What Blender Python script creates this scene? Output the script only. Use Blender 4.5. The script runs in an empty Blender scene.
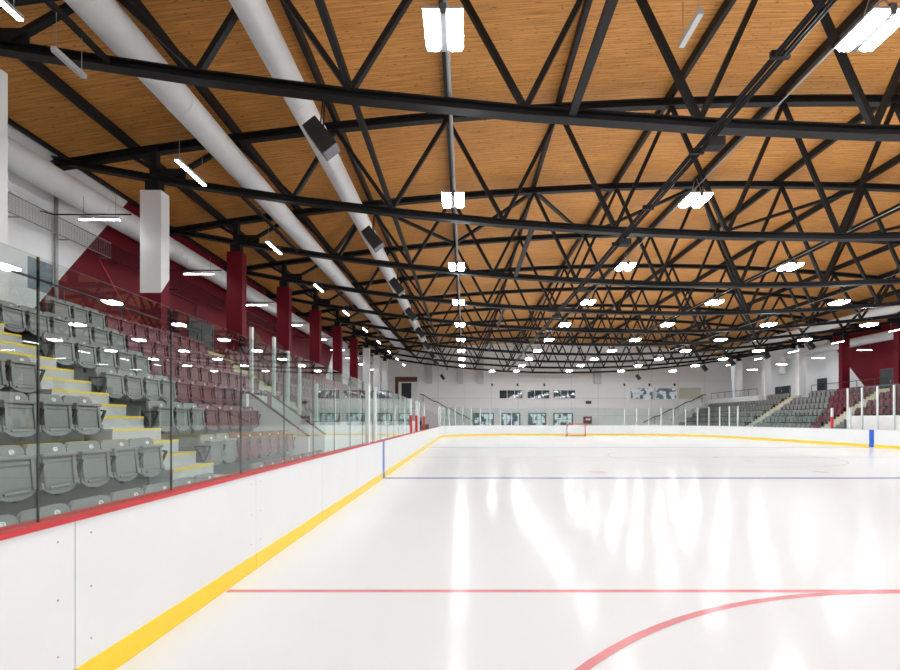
import bpy, bmesh, math, random
from mathutils import Vector, Matrix
random.seed(7)
SC = bpy.context.scene
COL = SC.collection
PI = math.pi
XC = 11.1                     # centre line of rink and building
ORD = ('zeroth first second third fourth fifth sixth seventh eighth ninth tenth eleventh twelfth thirteenth fourteenth '
       'fifteenth sixteenth seventeenth eighteenth nineteenth twentieth').split()
def ordn(n):
    if n <= 20: return ORD[n]
    t = {2: 'twenty', 3: 'thirty', 4: 'forty'}[n // 10]
    return (t + '-' + ORD[n % 10]) if n % 10 else {'twenty': 'twentieth', 'thirty': 'thirtieth', 'forty': 'fortieth'}[t]

# ------------------------------------------------------------------ materials
def mat(name, col, rough=0.5, spec=0.5, metal=0.0, bump=None, var=0.0, scale=8.0):
    m = bpy.data.materials.new(name); m.use_nodes = True
    nt = m.node_tree; b = nt.nodes['Principled BSDF']
    b.inputs['Base Color'].default_value = (*col, 1); b.inputs['Roughness'].default_value = rough
    b.inputs['Metallic'].default_value = metal; b.inputs['Specular IOR Level'].default_value = spec
    if bump or var:
        tc = nt.nodes.new('ShaderNodeTexCoord'); n = nt.nodes.new('ShaderNodeTexNoise')
        n.inputs['Scale'].default_value = scale; n.inputs['Detail'].default_value = 4
        nt.links.new(tc.outputs['Object'], n.inputs['Vector'])
        if var:
            r = nt.nodes.new('ShaderNodeValToRGB')
            r.color_ramp.elements[0].position = .3; r.color_ramp.elements[1].position = .7
            r.color_ramp.elements[0].color = (*[c * (1 - var) for c in col], 1)
            r.color_ramp.elements[1].color = (*[min(1, c * (1 + var)) for c in col], 1)
            nt.links.new(n.outputs['Fac'], r.inputs['Fac']); nt.links.new(r.outputs['Color'], b.inputs['Base Color'])
        if bump:
            bp = nt.nodes.new('ShaderNodeBump'); bp.inputs['Strength'].default_value = bump; bp.inputs['Distance'].default_value = .01
            nt.links.new(n.outputs['Fac'], bp.inputs['Height']); nt.links.new(bp.outputs['Normal'], b.inputs['Normal'])
    return m
def emis(name, col, s):
    m = bpy.data.materials.new(name); m.use_nodes = True; nt = m.node_tree
    nt.nodes.clear(); e = nt.nodes.new('ShaderNodeEmission'); o = nt.nodes.new('ShaderNodeOutputMaterial')
    e.inputs['Color'].default_value = (*col, 1); e.inputs['Strength'].default_value = s
    nt.links.new(e.outputs[0], o.inputs[0]); return m
def glassmat(name, tint, ior=1.5):
    m = bpy.data.materials.new(name); m.use_nodes = True; nt = m.node_tree; nt.nodes.clear()
    o = nt.nodes.new('ShaderNodeOutputMaterial'); mx = nt.nodes.new('ShaderNodeMixShader')
    t = nt.nodes.new('ShaderNodeBsdfTransparent'); g = nt.nodes.new('ShaderNodeBsdfGlossy'); f = nt.nodes.new('ShaderNodeFresnel')
    t.inputs['Color'].default_value = (*tint, 1); g.inputs['Color'].default_value = (.95, 1, .98, 1); g.inputs['Roughness'].default_value = 0
    gm = nt.nodes.new('ShaderNodeNewGeometry'); mr = nt.nodes.new('ShaderNodeMapRange')      # same reflectance at the entering and the leaving face
    mr.inputs['To Min'].default_value = ior; mr.inputs['To Max'].default_value = 1 / ior
    nt.links.new(gm.outputs['Backfacing'], mr.inputs['Value']); nt.links.new(mr.outputs[0], f.inputs['IOR'])
    nt.links.new(f.outputs[0], mx.inputs[0]); nt.links.new(t.outputs[0], mx.inputs[1]); nt.links.new(g.outputs[0], mx.inputs[2])
    nt.links.new(mx.outputs[0], o.inputs[0]); return m

WHITE = (.82, .825, .83); RED = (.155, .007, .016)
def paintmat(name, brick):
    """white wall paint with the maroon parallelogram that is painted across walls and columns alike"""
    m = bpy.data.materials.new(name); m.use_nodes = True; nt = m.node_tree; b = nt.nodes['Principled BSDF']
    N = nt.nodes.new; L = nt.links.new
    g = N('ShaderNodeNewGeometry'); s = N('ShaderNodeSeparateXYZ'); L(g.outputs['Position'], s.inputs[0])
    def math_(op, a, bb):
        n = N('ShaderNodeMath'); n.operation = op
        for i, v in enumerate((a, bb)):
            if isinstance(v, (int, float)): n.inputs[i].default_value = v
            else: L(v, n.inputs[i])
        return n.outputs[0]
    y, z = s.outputs['Y'], s.outputs['Z']
    a = math_('MULTIPLY', y, 1.26); a = math_('ADD', a, 5.36 - 13.98 * 1.26); n1 = math_('GREATER_THAN', a, z)
    c = math_('ADD', math_('MULTIPLY', y, 1.15), 6.2 - 42.6 * 1.15); n2 = math_('LESS_THAN', c, z)
    f = math_('MULTIPLY', n1, n2)
    mx = N('ShaderNodeMix'); mx.data_type = 'RGBA'
    L(f, mx.inputs[0]); mx.inputs[6].default_value = (*WHITE, 1); mx.inputs[7].default_value = (*RED, 1)
    L(mx.outputs[2], b.inputs['Base Color']); b.inputs['Roughness'].default_value = .6; b.inputs['Specular IOR Level'].default_value = .15
    if brick:
        br = N('ShaderNodeTexBrick'); mp = N('ShaderNodeCombineXYZ'); L(s.outputs['Y'], mp.inputs[0]); L(z, mp.inputs[1])
        br.inputs['Scale'].default_value = 1; br.inputs['Brick Width'].default_value = .4; br.inputs['Row Height'].default_value = .2
        br.inputs['Mortar Size'].default_value = .008; L(mp.outputs[0], br.inputs['Vector'])
        bp = N('ShaderNodeBump'); bp.inputs['Strength'].default_value = .35; bp.inputs['Distance'].default_value = .01; bp.invert = True
        L(br.outputs['Fac'], bp.inputs['Height']); L(bp.outputs['Normal'], b.inputs['Normal'])
    return m
def panelmat(name):
    """white metal cladding: faint vertical and horizontal panel joints"""
    m = bpy.data.materials.new(name); m.use_nodes = True; nt = m.node_tree; b = nt.nodes['Principled BSDF']
    N = nt.nodes.new; L = nt.links.new
    g = N('ShaderNodeNewGeometry'); s = N('ShaderNodeSeparateXYZ'); L(g.outputs['Position'], s.inputs[0])
    cx = N('ShaderNodeCombineXYZ'); L(s.outputs['X'], cx.inputs[0]); L(s.outputs['Z'], cx.inputs[1])
    br = N('ShaderNodeTexBrick'); br.offset = 0; br.inputs['Scale'].default_value = 1
    br.inputs['Brick Width'].default_value = 3.4; br.inputs['Row Height'].default_value = 2.2; br.inputs['Mortar Size'].default_value = .02
    br.inputs['Color1'].default_value = (.90, .905, .91, 1); br.inputs['Color2'].default_value = (.88, .885, .89, 1); br.inputs['Mortar'].default_value = (.62, .62, .62, 1)
    L(cx.outputs[0], br.inputs['Vector']); L(br.outputs['Color'], b.inputs['Base Color']); b.inputs['Roughness'].default_value = .45
    return m
def woodmat():
    """curved timber deck: thin laminations running across the hall, dark knots in the joints"""
    m = bpy.data.materials.new('timber_deck'); m.use_nodes = True; nt = m.node_tree; b = nt.nodes['Principled BSDF']
    N = nt.nodes.new; L = nt.links.new
    g = N('ShaderNodeNewGeometry')
    def mapped(sx, sy):
        mp = N('ShaderNodeMapping'); mp.inputs['Scale'].default_value = (sx, sy, .01); L(g.outputs['Position'], mp.inputs['Vector']); return mp.outputs[0]
    n1 = N('ShaderNodeTexNoise'); n1.inputs['Scale'].default_value = 1; n1.inputs['Detail'].default_value = 5; L(mapped(.9, 22), n1.inputs['Vector'])
    r1 = N('ShaderNodeValToRGB'); e = r1.color_ramp.elements
    e[0].position = .25; e[0].color = (.46, .195, .046, 1); e[1].position = .75; e[1].color = (.92, .435, .115, 1)
    L(n1.outputs['Fac'], r1.inputs['Fac'])
    n2 = N('ShaderNodeTexNoise'); n2.inputs['Scale'].default_value = 1; n2.inputs['Detail'].default_value = 2; L(mapped(5.5, 26), n2.inputs['Vector'])
    r2 = N('ShaderNodeValToRGB'); e = r2.color_ramp.elements
    e[0].position = .27; e[0].color = (.2, .17, .14, 1); e[1].position = .36; e[1].color = (1, 1, 1, 1); L(n2.outputs['Fac'], r2.inputs['Fac'])
    n3 = N('ShaderNodeTexNoise'); n3.inputs['Scale'].default_value = .35; L(g.outputs['Position'], n3.inputs['Vector'])
    r3 = N('ShaderNodeValToRGB'); e = r3.color_ramp.elements
    e[0].position = .3; e[0].color = (.88, .86, .85, 1); e[1].position = .7; e[1].color = (1.0, 1.0, 1.0, 1); L(n3.outputs['Fac'], r3.inputs['Fac'])
    w = N('ShaderNodeTexWave'); w.wave_type = 'BANDS'; w.bands_direction = 'Y'; w.inputs['Scale'].default_value = 1.0; w.inputs['Distortion'].default_value = 0
    mp = N('ShaderNodeMapping'); mp.inputs['Scale'].default_value = (1, 2.2, 1); L(g.outputs['Position'], mp.inputs['Vector']); L(mp.outputs[0], w.inputs['Vector'])
    r4 = N('ShaderNodeValToRGB'); e = r4.color_ramp.elements
    e[0].position = .0; e[0].color = (.72, .68, .64, 1); e[1].position = .05; e[1].color = (1, 1, 1, 1); L(w.outputs['Fac'], r4.inputs['Fac'])
    prev = r1.outputs['Color']
    for r in (r2, r3, r4):
        mx = N('ShaderNodeMix'); mx.data_type = 'RGBA'; mx.blend_type = 'MULTIPLY'; mx.inputs[0].default_value = 1
        L(prev, mx.inputs[6]); L(r.outputs['Color'], mx.inputs[7]); prev = mx.outputs[2]
    L(prev, b.inputs['Base Color']); b.inputs['Roughness'].default_value = .55; b.inputs['Specular IOR Level'].default_value = .3
    return m
def icemat():
    m = bpy.data.materials.new('ice'); m.use_nodes = True; nt = m.node_tree; b = nt.nodes['Principled BSDF']
    N = nt.nodes.new; L = nt.links.new
    g = N('ShaderNodeNewGeometry'); n = N('ShaderNodeTexNoise'); n.inputs['Scale'].default_value = .5; n.inputs['Detail'].default_value = 5
    L(g.outputs['Position'], n.inputs['Vector'])
    r = N('ShaderNodeMapRange'); r.inputs['To Min'].default_value = .125; r.inputs['To Max'].default_value = .17; L(n.outputs['Fac'], r.inputs['Value'])
    L(r.outputs[0], b.inputs['Roughness'])
    b.inputs['Base Color'].default_value = (.69, .712, .724, 1); b.inputs['Specular IOR Level'].default_value = .014
    n2 = N('ShaderNodeTexNoise'); n2.inputs['Scale'].default_value = 9; n2.inputs['Detail'].default_value = 3; L(g.outputs['Position'], n2.inputs['Vector'])
    bp = N('ShaderNodeBump'); bp.inputs['Strength'].default_value = .025; bp.inputs['Distance'].default_value = .01
    L(n2.outputs['Fac'], bp.inputs['Height']); L(bp.outputs['Normal'], b.inputs['Normal'])
    return m

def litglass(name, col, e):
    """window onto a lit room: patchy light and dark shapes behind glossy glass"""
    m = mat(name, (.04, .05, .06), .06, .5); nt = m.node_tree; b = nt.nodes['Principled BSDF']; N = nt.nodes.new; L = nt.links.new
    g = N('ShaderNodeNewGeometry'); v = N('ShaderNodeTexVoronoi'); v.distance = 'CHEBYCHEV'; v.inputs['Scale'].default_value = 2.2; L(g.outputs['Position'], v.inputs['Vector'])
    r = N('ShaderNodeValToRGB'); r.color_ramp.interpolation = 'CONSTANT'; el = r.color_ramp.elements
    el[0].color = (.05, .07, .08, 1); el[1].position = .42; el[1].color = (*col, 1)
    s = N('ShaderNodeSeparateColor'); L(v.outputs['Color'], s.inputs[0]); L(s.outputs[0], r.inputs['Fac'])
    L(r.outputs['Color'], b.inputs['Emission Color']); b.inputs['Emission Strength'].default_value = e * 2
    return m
M = dict(
    wall=paintmat('painted_block', True), column=paintmat('painted_column', False), clad=panelmat('white_cladding'),
    white=mat('white_paint', (.76, .765, .77), .45, var=.02, scale=3), wood=woodmat(), ice=icemat(),
    steel=mat('black_steel', (.016, .016, .017), .5, .22, var=.15, scale=5), duct=mat('duct_white', (.84, .845, .85), .4, var=.03, scale=2),
    cable=mat('dark_conduit', (.014, .014, .015), .5, .2), galv=mat('galvanised', (.35, .35, .36), .4, metal=.4),
    concrete=mat('concrete', (.23, .235, .24), .8, bump=.15, var=.1, scale=6), step=mat('pale_concrete', (.5, .51, .52), .75, var=.05, scale=5),
    terrace=mat('shaded_concrete', (.105, .108, .108), .8, var=.1, scale=5),  # colour darkened to paint in the shadow under the seats
    yellow=mat('yellow_edge', (.85, .62, .03), .5), kick=mat('kick_yellow', (.90, .63, .025), .35, var=.02),
    board=mat('board_white', (.75, .772, .785), .3, var=.01, scale=2), cap=mat('cap_red', (.55, .03, .035), .35, var=.05),
    capwhite=mat('cap_white', (.6, .61, .62), .4), blue=mat('stripe_blue', (.02, .12, .55), .35), redp=mat('pad_red', (.62, .03, .04), .45),
    seatg=mat('seat_grey', (.225, .23, .222), .45, var=.05, scale=10), seatr=mat('seat_maroon', (.17, .018, .034), .45, var=.06, scale=10),
    bracket=mat('seat_bracket', (.02, .02, .022), .5), badge=mat('badge_white', (.8, .8, .8), .4), ink=mat('badge_ink', (.03, .03, .03), .5),
    glass=glassmat('rink_glass', (.92, .965, .95)), clip=glassmat('clip_plastic', (.62, .67, .72), 1.5), seal=mat('glass_joint', (.012, .022, .02), .3),
    post=mat('post_white', (.70, .74, .73), .35, var=.02), rail=mat('rail_dark', (.05, .05, .055), .4), railred=mat('rail_maroon', (.10, .012, .02), .5),
    lens=emis('lamp_lens', (.93, .97, 1), 88), tube=emis('strip_lens', (.93, .97, 1), 38), lampbody=mat('lamp_body', (.42, .43, .44), .4),
    lampgrey=mat('lamp_grey', (.10, .10, .105), .5), off=mat('unlit_lens', (.62, .63, .64), .35), speaker=mat('speaker_black', (.012, .012, .013), .5), grille=mat('speaker_grille', (.12, .12, .125), .6, bump=.6, scale=120),
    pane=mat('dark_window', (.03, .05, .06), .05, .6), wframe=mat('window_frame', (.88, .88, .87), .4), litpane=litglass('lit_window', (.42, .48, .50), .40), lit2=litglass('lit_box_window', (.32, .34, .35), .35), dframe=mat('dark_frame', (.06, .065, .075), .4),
    blind=mat('cream_blind', (.62, .60, .50), .7), door=mat('door_dark', (.018, .02, .026), .3), brown=mat('timber_brown', (.14, .055, .02), .5, var=.2, scale=4),
    linered=mat('line_red', (.66, .27, .285), .2, .02, var=.06, scale=3), lineblue=mat('line_blue', (.20, .235, .40), .2, .02), linefaint=mat('line_faint', (.52, .54, .55), .2, .02),
    linedim=mat('line_faint_red', (.64, .5, .5), .2, .02), net=mat('goal_net', (.8, .8, .8), .7), sign=mat('notice_dark', (.03, .03, .035), .5), maroonbox=mat('box_maroon', (.2, .012, .025), .45),
    signyellow=mat('notice_yellow', (.75, .6, .06), .6),
)

# ------------------------------------------------------------------ mesh helpers
class MB:
    def __init__(s): s.b = bmesh.new(); s.mi = 0
    def _fin(s, verts):
        for f in {f for v in verts for f in v.link_faces}: f.material_index = s.mi
    def box(s, x0, x1, y0, y1, z0, z1, bev=0, rot=None):
        r = bmesh.ops.create_cube(s.b, size=1); vs = r['verts']
        c = Vector(((x0 + x1) / 2, (y0 + y1) / 2, (z0 + z1) / 2)); d = Vector((abs(x1 - x0), abs(y1 - y0), abs(z1 - z0)))
        for v in vs: v.co = Vector((v.co.x * d.x, v.co.y * d.y, v.co.z * d.z))
        if bev:
            es = list({e for v in vs for e in v.link_edges})
            r2 = bmesh.ops.bevel(s.b, geom=es, offset=bev, segments=2, affect='EDGES', profile=.6); vs = list({v for f in r2['faces'] for v in f.verts} | {v for v in vs if v.is_valid})
        for v in vs: v.co = (rot @ v.co if rot else v.co) + c
        s._fin(vs); return s
    def bar(s, p, q, w, h, up=(0, 0, 1)):
        """rectangular bar from p to q: w wide, h along up"""
        p, q = Vector(p), Vector(q); d = (q - p).normalized(); u = Vector(up); sd = d.cross(u)
        if sd.length < 1e-4: sd = d.cross(Vector((1, 0, 0)))
        sd.normalize(); u = sd.cross(d)
        vs = [s.b.verts.new(c + sd * a * w / 2 + u * b2 * h / 2) for c in (p, q) for a, b2 in ((-1, -1), (1, -1), (1, 1), (-1, 1))]
        for f in ((0, 1, 2, 3), (7, 6, 5, 4), (0, 4, 5, 1), (1, 5, 6, 2), (2, 6, 7, 3), (3, 7, 4, 0)): s.b.faces.new([vs[i] for i in f]).material_index = s.mi
        return s
    def tube(s, pts, r, n=8, ref=None):
        pts = [Vector(p) for p in pts]; rings = []
        for i, p in enumerate(pts):
            d = ((pts[min(i + 1, len(pts) - 1)] - pts[max(i - 1, 0)])).normalized()
            a = d.cross(Vector((0, 0, 1)))
            if a.length < 1e-3: a = d.cross(Vector((1, 0, 0)))
            if ref: a = Vector(ref)
            a.normalize(); b = a.cross(d)
            rings.append([s.b.verts.new(p + a * math.cos(2 * PI * k / n) * r + b * math.sin(2 * PI * k / n) * r) for k in range(n)])
        for A, B in zip(rings, rings[1:]):
            for k in range(n):
                f = s.b.faces.new((A[k], A[(k + 1) % n], B[(k + 1) % n], B[k])); f.smooth = True; f.material_index = s.mi
        s.b.faces.new(rings[0][::-1]).material_index = s.mi; s.b.faces.new(rings[-1]).material_index = s.mi
        return s
    def prism(s, poly, ax, a0, a1):
        """extrude a 2-D polygon: ax='x' poly is (y,z); 'y' poly is (x,z); 'z' poly is (x,y)"""
        mk = {'x': lambda p, a: (a, p[0], p[1]), 'y': lambda p, a: (p[0], a, p[1]), 'z': lambda p, a: (p[0], p[1], a)}[ax]
        A = [s.b.verts.new(mk(p, a0)) for p in poly]; B = [s.b.verts.new(mk(p, a1)) for p in poly]; n = len(poly)
        fs = [s.b.faces.new(A[::-1]), s.b.faces.new(B)]
        for k in range(n): fs.append(s.b.faces.new((A[k], A[(k + 1) % n], B[(k + 1) % n], B[k])))
        for f in fs: f.material_index = s.mi
        return s
    def sweep(s, path, o0, o1, z0, z1):
        """wall-like strip along a plan path: (x, y, nx, ny) with n pointing to the ice; from offset o0 to o1 against n"""
        rows = []
        for x, y, nx, ny in path:
            rows.append([s.b.verts.new((x - nx * o, y - ny * o, z)) for o, z in ((o0, z0), (o1, z0), (o1, z1), (o0, z1))])
        for A, B in zip(rows, rows[1:]):
            for k in range(4): s.b.faces.new((A[k], A[(k + 1) % 4], B[(k + 1) % 4], B[k])).material_index = s.mi
        s.b.faces.new(rows[0][::-1]).material_index = s.mi; s.b.faces.new(rows[-1]).material_index = s.mi
        return s
    def isect(s, pts, w, d, tf=.03, tw=.03):
        """I-section along a polyline in the x-z plane (flanges along y), top and bottom flange and a web"""
        for a0, a1, hw in ((-d / 2, -d / 2 + tf, w / 2), (-d / 2 + tf, d / 2 - tf, tw / 2), (d / 2 - tf, d / 2, w / 2)):
            rows = [[s.b.verts.new((x, y + sy * hw, z + az)) for sy, az in ((-1, a0), (1, a0), (1, a1), (-1, a1))] for x, y, z in pts]
            for A, B in zip(rows, rows[1:]):
                for k in range(4): s.b.faces.new((A[k], A[(k + 1) % 4], B[(k + 1) % 4], B[k])).material_index = s.mi
            s.b.faces.new(rows[0][::-1]).material_index = s.mi; s.b.faces.new(rows[-1]).material_index = s.mi
        return s
    def build(s, name, mats, parent=None, loc=None):
        bmesh.ops.recalc_face_normals(s.b, faces=s.b.faces)
        me = bpy.data.meshes.new(name); s.b.to_mesh(me); s.b.free()
        for m in (mats if isinstance(mats, (list, tuple)) else [mats]): me.materials.append(m)
        o = bpy.data.objects.new(name, me); COL.objects.link(o)
        if parent: o.parent = parent
        if loc: o.location = loc
        return o
def tag(o, label=None, cat=None, group=None, kind=None):
    if label: o['label'] = label
    if cat: o['category'] = cat
    if group: o['group'] = group
    if kind: o['kind'] = kind
    return o
def thing(name, label, cat, loc=(0, 0, 0), group=None):
    o = bpy.data.objects.new(name, None); COL.objects.link(o); o.location = loc; o.empty_display_size = .2
    return tag(o, label, cat, group)
def dup(o, loc=None, label=None, group=None, parent=None):
    c = o.copy(); COL.objects.link(c)
    if parent: c.parent = parent
    if loc is not None: c.location = loc
    if label: c['label'] = label
    if group: c['group'] = group
    for ch in kids.get(o, list(o.children)): dup(ch, parent=c)
    return c
kids = {}
def struct(mb, name, m): return tag(mb.build(name, m), kind='structure')

# ------------------------------------------------------------------ the hall shell
YF, YN, XL, XR = 61.0, -14.0, -12.2, 34.4
def roof_z(x): return 11.55 - .0036 * (x - XC) ** 2
xs = [XL - .2 + (XR - XL + .4) * i / 60 for i in range(61)]
struct(MB().prism([(x, roof_z(x)) for x in xs] + [(x, roof_z(x) + .25) for x in reversed(xs)], 'y', YN - .2, YF + .2), 'ceiling', M['wood'])
struct(MB().box(XL - .2, XR + .2, YN - .2, YF + .2, -.3, -.012), 'floor', M['concrete'])
struct(MB().box(XL - .25, XL, YN, YF, 0, roof_z(XL) + .02), 'wall_left', M['wall'])
struct(MB().box(XR, XR + .25, YN, YF, 0, roof_z(XR) + .02), 'wall_right', M['wall'])
poly = [(XL, 0), (XR, 0)] + [(x, roof_z(x) + .02) for x in reversed(xs[1:-1])]
struct(MB().prism(poly, 'y', YF, YF + .25), 'wall_far', M['clad'])
struct(MB().prism(poly, 'y', YN - .25, YN), 'wall_near', M['clad'])
struct(MB().prism([(XL, 0), (-3.4, 0), (-3.4, roof_z(-3.4) + .02), (-8, roof_z(-8) + .02), (XL, roof_z(XL) + .02)], 'y', YF - .45, YF - .002), 'wall_corner', M['clad'])
# ------------------------------------------------------------------ ice and its markings
RXL, RXR, RY0, RY1, RR = -2.3, 24.5, -9.4, 51.55, 8.53
def rounded(x0, x1, y0, y1, r, n=14):
    p = []
    for cx, cy, a0 in ((x1 - r, y0 + r, -90), (x1 - r, y1 - r, 0), (x0 + r, y1 - r, 90), (x0 + r, y0 + r, 180)):
        for k in range(n + 1):
            a = math.radians(a0 + 90 * k / n); p.append((cx + r * math.cos(a), cy + r * math.sin(a)))
    return p
ice = struct(MB().prism(rounded(RXL, RXR, RY0, RY1, RR), 'z', -.05, 0), 'ice_sheet', M['ice'])
def line(y, w, name, m, x0=RXL + .02, x1=RXR - .02, zt=.0016): MB().box(x0, x1, y - w / 2, y + w / 2, -.001, zt).build(name, m, ice)
def ring(cx, cy, r, w, name, m, n=96, zt=.0024):
    mb = MB(); A = [[mb.b.verts.new((cx + rr * math.cos(2 * PI * k / n), cy + rr * math.sin(2 * PI * k / n), zt)) for k in range(n)] for rr in (r - w / 2, r + w / 2)]
    for k in range(n): mb.b.faces.new((A[0][k], A[1][k], A[1][(k + 1) % n], A[0][(k + 1) % n]))
    mb.build(name, m, ice)
def disc(cx, cy, r, name, m, n=32, zt=.003):
    mb = MB(); mb.b.faces.new([mb.b.verts.new((cx + r * math.cos(2 * PI * k / n), cy + r * math.sin(2 * PI * k / n), zt)) for k in range(n)]); mb.build(name, m, ice)
line(4.585, .07, 'free_play_line', M['linered'])
line(13.5, .30, 'blue_line', M['lineblue']); line(28.8, .30, 'blue_line', M['lineblue'])
line(21.15, .25, 'centre_line', M['linedim']); line(48.15, .05, 'goal_line', M['linedim'], RXL + 2.6, RXR - 2.6)
ring(4.05, .03, 4.52, .075, 'faceoff_circle', M['linered'])
ring(XC, 21.15, 4.57, .08, 'centre_circle', M['linefaint'])
for sx in (-1, 1):
    for y in (15.05, 27.25): disc(XC + sx * 6.9, y, .30, 'faceoff_spot', M['linedim'])
    ring(XC + sx * 6.9, 42.05, 4.57, .05, 'faceoff_circle', M['linefaint'])
disc(XC, 21.15, .15, 'centre_spot', M['lineblue']); disc(XC + .2, 19.1, .2, 'crease_mark', M['linefaint']); disc(XC + .1, 15.05, .22, 'crease_mark', M['linefaint'])

# ------------------------------------------------------------------ dasher boards
def arc(cx, cy, a0, a1, n=8):
    out = []
    for k in range(n + 1):
        a = math.radians(a0 + (a1 - a0) * k / n); out.append((cx + RR * math.cos(a), cy + RR * math.sin(a), -math.cos(a), -math.sin(a)))
    return out
def board(path, label, group, capm, stripes=()):
    x, y = path[0][0], path[0][1]
    t = thing('dasher_board', label, 'dasher board', (x, y, 0), group)
    loc = [(a - x, b - y, c, d) for a, b, c, d in path]
    def trimmed(p, g=.0035):
        a, b = Vector(p[0][:2]), Vector(p[1][:2]); d = (b - a).normalized() * g
        c, e = Vector(p[-1][:2]), Vector(p[-2][:2]); f = (e - c).normalized() * g
        return [(p[0][0] + d.x, p[0][1] + d.y, p[0][2], p[0][3])] + p[1:-1] + [(p[-1][0] + f.x, p[-1][1] + f.y, p[-1][2], p[-1][3])]
    tr = trimmed(loc)
    MB().sweep(tr, 0, .10, .17, 1.045).build('facing_panel', M['board'], t)
    MB().sweep(tr, -.008, .10, .002, .17).build('kick_plate', M['kick'], t)
    MB().sweep(loc, -.012, .15, 1.045, 1.075).build('cap_rail', capm, t)
    for yc, hw in stripes:
        nx = path[0][2]
        MB().box(-nx * .0 - (.004 if nx < 0 else 0), (.004 if nx > 0 else 0) + .0, yc - hw - y, yc + hw - y, .172, 1.043).build('blue_stripe', M['blue'], t)
        MB().box(*sorted((0, nx * .012)), yc - hw - y, yc + hw - y, .004, .168).build('blue_stripe', M['blue'], t)
    if len(path) == 2 and abs(path[0][3]) < .1 and path[0][1] < 9:
        mb = MB()
        for py in (.12, abs(path[1][1] - path[0][1]) - .12):
            for z in (.3, .62, .95): mb.tube([(0, py, z), (path[0][2] * .003, py, z)], .006, 6)
        mb.build('screw_heads', M['galv'], t)
    return t
g = 'dasher boards around the ice'
y = .38 - 2.44; i = 0
while y < 42.9:
    y1 = min(y + 2.44, RY1 - RR); i += 1
    if y1 - y < .6: break
    nb = y1
    if RY1 - RR - y1 < .6: nb = RY1 - RR
    st = [(13.5, .15)] if y < 13.5 < nb else []
    extra = ', blue striped' if st else ''
    board([(RXL, y, 1, 0), (RXL, nb, 1, 0)], f'red-capped white board with yellow kick strip, {ordn(i)} from near end{extra}', g, M['cap'], st); y = nb
def corner(cx, cy, a0, a1, where):
    for k in range(6):
        board(arc(cx, cy, a0 + (a1 - a0) * k / 6, a0 + (a1 - a0) * (k + 1) / 6, 5), f'curved white board, {ordn(k + 1)} round the far {where} corner from its side wall', g, M['capwhite'])
corner(RXL + RR, RY1 - RR, 180, 90, 'left-hand'); corner(RXR - RR, RY1 - RR, 0, 90, 'right-hand')
fx0, fx1 = RXL + RR, RXR - RR
for k in range(4):
    a, b = fx0 + (fx1 - fx0) * k / 4, fx0 + (fx1 - fx0) * (k + 1) / 4
    board([(a, RY1, 0, -1), (b, RY1, 0, -1)], f'white board across the far end, {ordn(k + 1)} of four from the glass-lined side', g, M['capwhite'])
y = RY1 - RR
for k in range(12):
    nb = y - 2.44
    st = [(28.8, .17)] if nb < 28.8 < y else []
    board([(RXR, nb, -1, 0), (RXR, y, -1, 0)], f'white board under the opposite stand, {ordn(k + 1)} from far corner{" with blue stripe" if st else ""}', g, M['capwhite'], st); y = nb

# ------------------------------------------------------------------ rink glass
def pane(path, z0, z1, label, group, posts=False, joint=True, clip=False, capline=True):
    x, y = path[0][0], path[0][1]
    t = thing('glass_pane', label, 'glass pane', (x, y, z0), group)
    loc = [(a - x, b - y, c, d) for a, b, c, d in path]
    MB().sweep(loc, .052, .064, 0, z1 - z0).build('glass', M['glass'], t)
    a = loc[0]
    if joint:
        mb = MB(); q = [(a[0], a[1], a[2], a[3])]
        d = (Vector(loc[1][:2]) - Vector(a[:2])).normalized() * .0045
        mb.sweep([(a[0] - d.x, a[1] - d.y, a[2], a[3]), (a[0] + d.x, a[1] + d.y, a[2], a[3])], .053, .063, 0, z1 - z0).build('edge_seal', M['seal'], t)
    if clip:
        d = (Vector(loc[1][:2]) - Vector(a[:2])).normalized() * .075
        MB().sweep([(a[0] - d.x, a[1] - d.y, a[2], a[3]), (a[0] + d.x, a[1] + d.y, a[2], a[3])], .042, .048, z1 - z0 - .19, z1 - z0 - .02).build('joint_clip', M['clip'], t)
    if posts:
        d = (Vector(loc[1][:2]) - Vector(a[:2])).normalized() * .035
        MB().sweep([(a[0] - d.x, a[1] - d.y, a[2], a[3]), (a[0] + d.x, a[1] + d.y, a[2], a[3])], .01, .11, 0, z1 - z0 + .02).build('post', M['post'], t)
    return t
gg = 'clear panes standing on the boards'
y, i = 2.64 - 1.197 * 2, 0
while y < 20.0:
    i += 1
    pane([(RXL, y, 1, 0), (RXL, y + 1.197, 1, 0)], 1.075, 2.54, f'clear glass pane above the red cap, {ordn(i)} from the near end', gg, clip=True); y += 1.197
def corner_glass(cx, cy, a0, a1, where):
    for k in range(11):
        pane(arc(cx, cy, a0 + (a1 - a0) * k / 11, a0 + (a1 - a0) * (k + 1) / 11, 2), 1.075, 2.88, f'clear pane with white post, {ordn(k + 1)} round far {where} corner', gg, posts=True, joint=False)
corner_glass(RXL + RR, RY1 - RR, 180, 90, 'left-hand'); corner_glass(RXR - RR, RY1 - RR, 0, 90, 'right-hand')
for k in range(8):
    a, b = fx0 + (fx1 - fx0) * k / 8, fx0 + (fx1 - fx0) * (k + 1) / 8
    pane([(a, RY1, 0, -1), (b, RY1, 0, -1)], 1.075, 2.95, f'clear pane across the far end, {ordn(k + 1)} of eight from the glass-lined side', gg, joint=False)
y = RY1 - RR
for k in range(9):
    pane([(RXR, y - 1.22, -1, 0), (RXR, y, -1, 0)], 1.075, 2.42, f'clear pane below the opposite stand, {ordn(k + 1)} from far corner', gg, joint=False); y -= 1.22

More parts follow.
